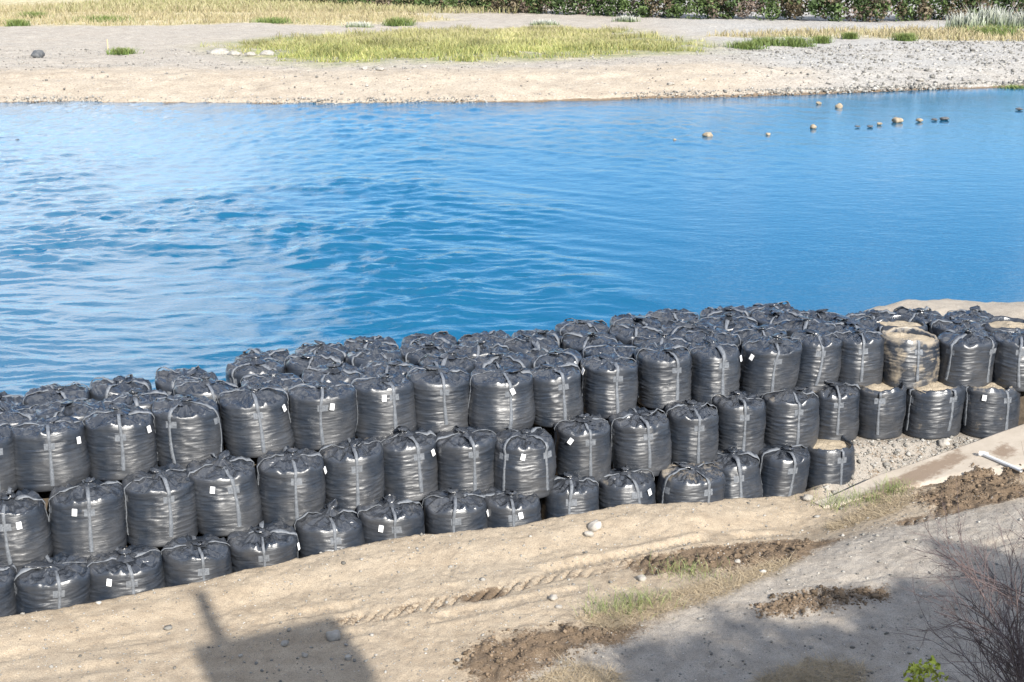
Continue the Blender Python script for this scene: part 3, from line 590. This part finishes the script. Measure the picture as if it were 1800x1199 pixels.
q = np.c_[RNG.uniform(-75, 5, 20000), RNG.uniform(205, 270, 20000)]; n = len(q); cb = mixc(n, (.38, .33, .18), (.43, .37, .22), (.28, .29, .11))
blades('far_field_grass', q[:, 0], q[:, 1], farz(q[:, 0], q[:, 1]), RNG.uniform(.5, 1.4, n), RNG.uniform(.08, .2, n), .4, cb * .8, cb * 1.2)
def leafcloud(C, rad, n, size, cols, seed):
    """n small leaf quads through ellipsoids C (k,3) with radii rad (k,3)"""
    r = np.random.default_rng(seed); k = r.integers(0, len(C), n); d = r.normal(0, 1, (n, 3)); d /= np.linalg.norm(d, axis=1)[:, None]; d *= r.uniform(.35, 1.05, (n, 1)) ** .5
    P = C[k] + d * rad[k]; a = r.normal(0, 1, (n, 3)); a /= np.linalg.norm(a, axis=1)[:, None]; b = np.cross(a, r.normal(0, 1, (n, 3))); b /= np.linalg.norm(b, axis=1)[:, None]
    s = r.uniform(.5, 1.2, (n, 1)) * size
    V = np.stack([P - a * s, P + b * s * .5, P + a * s, P - b * s * .5], 1).reshape(-1, 3); f = np.arange(n * 4).reshape(-1, 4)
    c = cols[k] * r.uniform(.6, 1.3, (n, 1)); return V, f, np.repeat(c, 4, 0)
tp = [(430,6),(560,10),(700,15),(900,22),(1250,31),(1500,34),(1650,33),(1850,33),(2100,35)]
C, rad, cols = [], [], []
for a in np.arange(440, 2100, 5.5):
    b = np.interp(a, [t[0] for t in tp], [t[1] for t in tp]); x, y = gp(a, b, 2.0)
    if y > 330: y = 330; x = (a - 900) / F * y
    for lev in range(4):
        h = RNG.uniform(.3, 1.6) + lev * 1.7; C.append((x + RNG.normal(0, .8), y + 1 + RNG.uniform(0, 3) + lev * .6, 2.0 + h)); rad.append(RNG.uniform(.6, 1.9, 3))
        t = RNG.random(); cols.append((.06, .10, .03) if t < .4 else (.10, .15, .045) if t < .68 else (.15, .115, .07) if t < .88 else (.20, .15, .12))
V, f, c = leafcloud(np.array(C), np.array(rad), 100000, .3, np.array(cols), 5)
tag(mesh('thicket', V, f, MLEAF, smooth=False, cols=c), 'dense dark green thicket along the back of the far bank', 'thicket', kind='stuff')
# pampas grass and scattered plants on the far bank
def plant(name, a, b, hgt, wid, nb, cb, ct_, label, cat='plant', group='plants on the far bank', z=1.3, leaf=None, bladew=.05, lean=.28, near=False):
    for _ in range(5):
        x, y = gp(a, b, z); z = float((ground_height if near else farz)(np.array([x]), np.array([y]))[0])
    root = empty(name, (x, y, z)); tag(root, label, cat, group)
    r = RNG.normal(0, wid * .5, (nb, 2)); n = nb
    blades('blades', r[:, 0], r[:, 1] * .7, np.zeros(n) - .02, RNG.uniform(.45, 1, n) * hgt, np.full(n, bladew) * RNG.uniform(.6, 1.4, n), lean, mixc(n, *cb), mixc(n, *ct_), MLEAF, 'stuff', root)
    return root
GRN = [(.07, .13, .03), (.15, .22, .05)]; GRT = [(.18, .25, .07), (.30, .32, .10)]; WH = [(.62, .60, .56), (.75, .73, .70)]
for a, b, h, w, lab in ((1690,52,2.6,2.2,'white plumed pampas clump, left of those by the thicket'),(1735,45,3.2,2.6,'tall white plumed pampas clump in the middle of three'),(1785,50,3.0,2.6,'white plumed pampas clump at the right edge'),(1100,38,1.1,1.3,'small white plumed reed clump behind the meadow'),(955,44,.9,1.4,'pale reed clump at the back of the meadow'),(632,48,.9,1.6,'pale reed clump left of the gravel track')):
    plant('pampas_grass', a, b, h, w, 260, GRN, WH, lab, 'pampas grass', 'pampas clumps', bladew=.12, lean=.22)
for a, b, h, w, lab in ((1745,62,1.6,3.0,'broad green bush in front of the pampas'),(1310,86,1.1,1.6,'green tuft right of the meadow tip, nearest one'),(1345,80,1.2,1.6,'green tuft second to the right of the meadow'),(1395,82,1.4,1.8,'taller green tuft on gravel, third right of the meadow'),(1443,76,1.1,.9,'dark round tuft on gravel, fourth right of the meadow'),(1495,68,1.0,.7,'lone small green tuft by the far track'),(1590,72,1.2,1.2,'green tuft on grey gravel left of the bush'),(32,46,1.2,1.2,'lone yellow-green bush on the gravel at far left'),(60,32,1.3,2.0,'olive tuft in the dry grass at far left'),(180,38,1.2,3.2,'wide olive tuft in the dry grass at left'),(480,40,1.0,2.6,'yellow-green tuft in the dry grass near the middle'),(700,45,1.4,1.8,'green bush behind the left end of the meadow'),(215,95,.8,1.2,'sparse green tuft on the bare bank at left'),(1785,138,.6,1.2,'brown-green mat at the waterline by the right edge')):
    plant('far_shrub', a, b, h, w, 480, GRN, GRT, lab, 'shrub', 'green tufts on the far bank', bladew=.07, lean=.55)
x, y = gp(190, 90, 1.3)
st = [(np.cos(t) * .05, np.sin(t) * .05, zz) for zz in (-.2, 1.0) for t in np.arange(6) / 6 * 6.283] + [(0, 0, 1.06)]
o = mesh('marker_stake', st, [(i, (i + 1) % 6, 6 + (i + 1) % 6, 6 + i) for i in range(6)] + [(6 + i, 6 + (i + 1) % 6, 12) for i in range(6)], simple('stake_wood', (.5, .36, .2), (.6, .45, .28), 10), smooth=False); o.location = (x, y, float(farz(np.array([x]), np.array([y]))[0])); tag(o, 'thin wooden marker stake upright on the far bank at left', 'stake')
# near grass clumps
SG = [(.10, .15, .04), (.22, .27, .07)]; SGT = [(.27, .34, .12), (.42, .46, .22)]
for a, b, h, w, lab in ((1075,1075,.40,.42,'green grass clump left of the tread marks, leftmost of three'),(1128,1062,.42,.42,'green grass clump left of the tread marks, in the middle'),(1215,1012,.38,.50,'green grass clump beside the grey stone in the tread marks'),(1478,888,.42,.42,'tall green grass clump at the lower end of the ramp'),(1535,878,.34,.42,'low green grass clump on the wet ramp edge'),(1573,862,.36,.30,'small bright grass clump higher on the ramp')):
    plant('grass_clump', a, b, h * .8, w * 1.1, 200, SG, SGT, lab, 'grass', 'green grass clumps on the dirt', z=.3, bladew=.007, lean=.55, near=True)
STRAW = [px(P_, .66) for P_ in ([(1010,1090),(1130,1060),(1230,1030),(1330,1000),(1400,985),(1380,1005),(1260,1055),(1150,1085),(1070,1110)], [(1450,900),(1560,870),(1620,880),(1560,905),(1470,915)], [(930,1199),(1000,1165),(1090,1180),(1090,1215),(930,1215)], [(1330,1199),(1420,1170),(1520,1185),(1520,1215),(1330,1215)])]
q = np.concatenate([scatter(P_, k) for P_, k in zip(STRAW, (4600, 2300, 2000, 2200))]); n = len(q); cb = mixc(n, (.42, .33, .21), (.55, .45, .31), (.27, .21, .14))
blades('dry_straw', q[:, 0], q[:, 1], ground_height(q[:, 0], q[:, 1]) - .005, RNG.uniform(.025, .075, n), RNG.uniform(.006, .012, n), 3.2, cb, cb * 1.2, MSTRAW)

# bare shrub on the levee slope, lower right
def tube(path, r0, r1, nseg=5):
    P_ = np.asarray(path); m = len(P_); t = np.gradient(P_, axis=0); t /= np.linalg.norm(t, axis=1)[:, None] + 1e-9
    a = np.cross(t, (.31, .2, .93)); a /= np.linalg.norm(a, axis=1)[:, None] + 1e-9; b = np.cross(t, a); r = np.linspace(r0, r1, m)[:, None]
    ring = [P_ + (a * math.cos(q) + b * math.sin(q)) * r for q in np.arange(nseg) / nseg * 6.2832]
    return np.stack(ring, 1).reshape(-1, 3), gridfaces(m, nseg, True)
def bare_shrub(loc, label, seed, hgt):
    r = np.random.default_rng(seed); root = empty('bare_shrub', loc); tag(root, label, 'shrub')
    stems = []; tw_v, tw_f, off = [], [], 0
    def grow(p, d, L, rad, lev):
        nonlocal off
        m = 7; path = [p]; dd = d.copy()
        for i in range(m - 1):
            dd = dd + r.normal(0, .13, 3) + np.array((0, 0, .03)); dd /= np.linalg.norm(dd); path.append(path[-1] + dd * L / (m - 1))
        v, f = tube(path, rad, rad * .45, 5 if lev == 0 else 4)
        if lev == 0: stems.append((v, f))
        else: tw_v.append(v); tw_f.append(f + off); off += len(v)
        if lev < 3:
            for i in range((10, 7, 5)[lev]):
                s = r.uniform(.2, .97); k = s * (m - 1); p2 = np.array(path[int(k)]) * (1 - k % 1) + np.array(path[min(int(k) + 1, m - 1)]) * (k % 1)
                d2 = dd + r.normal(0, .5, 3); d2 /= np.linalg.norm(d2); grow(p2, d2, L * r.uniform(.35, .55), rad * .5, lev + 1)
    for i in range(8):
        d = np.array((r.normal(.02, .22), r.normal(.05, .25), 1.0)); d /= np.linalg.norm(d); grow(np.array((r.normal(0, .15), r.normal(0, .12), -.1)), d, hgt * r.uniform(.65, 1), .014, 0)
    for v, f in stems: mesh('stem', v, f, MTWIG, root)
    o = mesh('twigs', np.concatenate(tw_v), np.concatenate(tw_f), MTWIG, root); o['kind'] = 'stuff'
    return root
def levz(y): return float(np.interp(y, [-6, 1.2, 13.2, 14.2], [8.6, 8.6, .75, .1]))
bare_shrub((4.9, 10.0, levz(10.0)), 'bare twiggy brown shrub at the lower right corner', 3, 2.35)
bare_shrub((5.25, 10.6, levz(10.6)), 'bare twiggy shrub at the right edge behind the first', 8, 2.7)
# leafy yellow-green sprig
lp = gp(1625, 1180, 1.9); root = empty('leafy_plant', (lp[0], lp[1], levz(lp[1]))); tag(root, 'yellow-green leafy plant below the bare shrub at bottom right', 'plant')
hz = 1.95 - levz(lp[1]); C = np.array([(RNG.normal(0, .10), RNG.normal(0, .1), hz + RNG.uniform(-.25, .08)) for _ in range(12)])
V, f, c = leafcloud(C, np.full((12, 3), .09), 260, .045, np.tile(np.array([[.5, .55, .07]]), (12, 1)), 4); mesh('leaves', V, f, MLEAF, root, smooth=False, cols=c)
v, f = tube([(0, 0, -.05), (.02, .01, hz * .5), (0, 0, hz)], .012, .005); mesh('stem', v, f, MTWIG, root)
# white pipe on the ramp
pa, pb = gp(1727, 797, 1.16), gp(1795, 830, 1.2); r_ = .034; za, zb = nearz(pa[0]) + .045 + r_, nearz(pb[0]) + .05 + r_
root = empty('white_pipe', (*pa, float(za))); tag(root, 'white plastic pipe lying on the concrete ramp at right', 'pipe')
v, f = tube(np.array([(0, 0, 0), ((pb[0] - pa[0]) / 2, (pb[1] - pa[1]) / 2, (zb - za) / 2), (pb[0] - pa[0], pb[1] - pa[1], zb - za)]), r_, r_, 12); mesh('barrel', v, f, MPIPE, root)
v, f = tube(np.array([(-.05, .03, .0), (.0, 0, 0), (.09, -.06, 0)]), r_ * 1.5, r_ * 1.5, 12); mesh('socket', v, f, MPIPE, root)

# ------------------------------------------------------------------ on the levee beside the camera: hut with a mast, trees (they cast the shade on the dirt)
tx, ty = gp(590, 1080, .62); L = ty / -math.cos(SUN_AZ) - .3 / -math.cos(SUN_AZ)
hx, hy = tx + math.sin(SUN_AZ) * L, ty + math.cos(SUN_AZ) * L; hz = .62 + L * math.tan(SUN_EL)
root = empty('levee_hut', (hx, hy, 8.5)); root.rotation_euler.z = math.pi - SUN_AZ; tag(root, 'small plastered hut with a mast on the levee', 'hut')
def box(name, c, s, mat, par):
    v = [(c[0] + a * s[0] / 2, c[1] + b * s[1] / 2, c[2] + d * s[2] / 2) for d in (-1, 1) for a, b in ((-1, -1), (1, -1), (1, 1), (-1, 1))]
    return mesh(name, v, [(3, 2, 1, 0), (4, 5, 6, 7), (0, 1, 5, 4), (1, 2, 6, 5), (2, 3, 7, 6), (3, 0, 4, 7)], mat, par, smooth=False)
hh = hz - 8.5
box('wall', (-1.1, -.9, hh / 2 - .1), (2.0, 1.6, hh - .1), MPLASTER, root); box('roof', (-1.1, -.9, hh - .08), (2.2, 1.8, .14), MMETAL, root); box('door', (-1.1, -1.72, 1.0), (.8, .05, 2.0), MMETAL, root)
v, f = tube([(-1.75, -.3, hh - .05), (-1.75, -.3, hh + 1.2)], .13, .12, 8); mesh('mast', v, f, MMETAL, root)
def tree(x, y, h, cr, seed, label):
    r = np.random.default_rng(seed); root = empty('levee_tree', (x, y, 8.4)); tag(root, label, 'tree', 'trees on the levee')
    v, f = tube([(0, 0, -.2), (.1, .05, h * .35), (0, .1, h * .8)], .16, .05, 8); mesh('trunk', v, f, MTWIG, root)
    d = r.normal(0, 1, (44, 3)); d /= np.linalg.norm(d, axis=1)[:, None]; C = d * r.uniform(0, 1, (44, 1)) ** .4 * np.array((cr, cr * .8, 1.9)) + np.array((0, 0, h - 2.3))
    V, f, c = leafcloud(C, r.uniform(.45, .75, (44, 3)), 5200, .2, np.tile(np.array([[.07, .11, .03]]), (44, 1)), seed); mesh('crown', V, f, MLEAF, root, smooth=False, cols=c)
tree(10.9, -3.0, 6.3, 1.4, 1, 'leafy tree on the levee nearest the hut'); tree(13.1, -3.3, 7.2, 1.6, 2, 'leafy tree on the levee, second from the hut'); tree(14.4, -4.2, 7.9, 1.6, 6, 'leafy tree standing behind the second and third trees'); tree(15.6, -3.0, 8.0, 1.7, 3, 'leafy tree on the levee, third from the hut'); tree(18.0, -3.2, 8.6, 1.9, 4, 'leafy tree on the levee, next to last from the hut'); tree(20.6, -3.0, 9.0, 2.0, 5, 'leafy tree on the levee farthest from the hut')
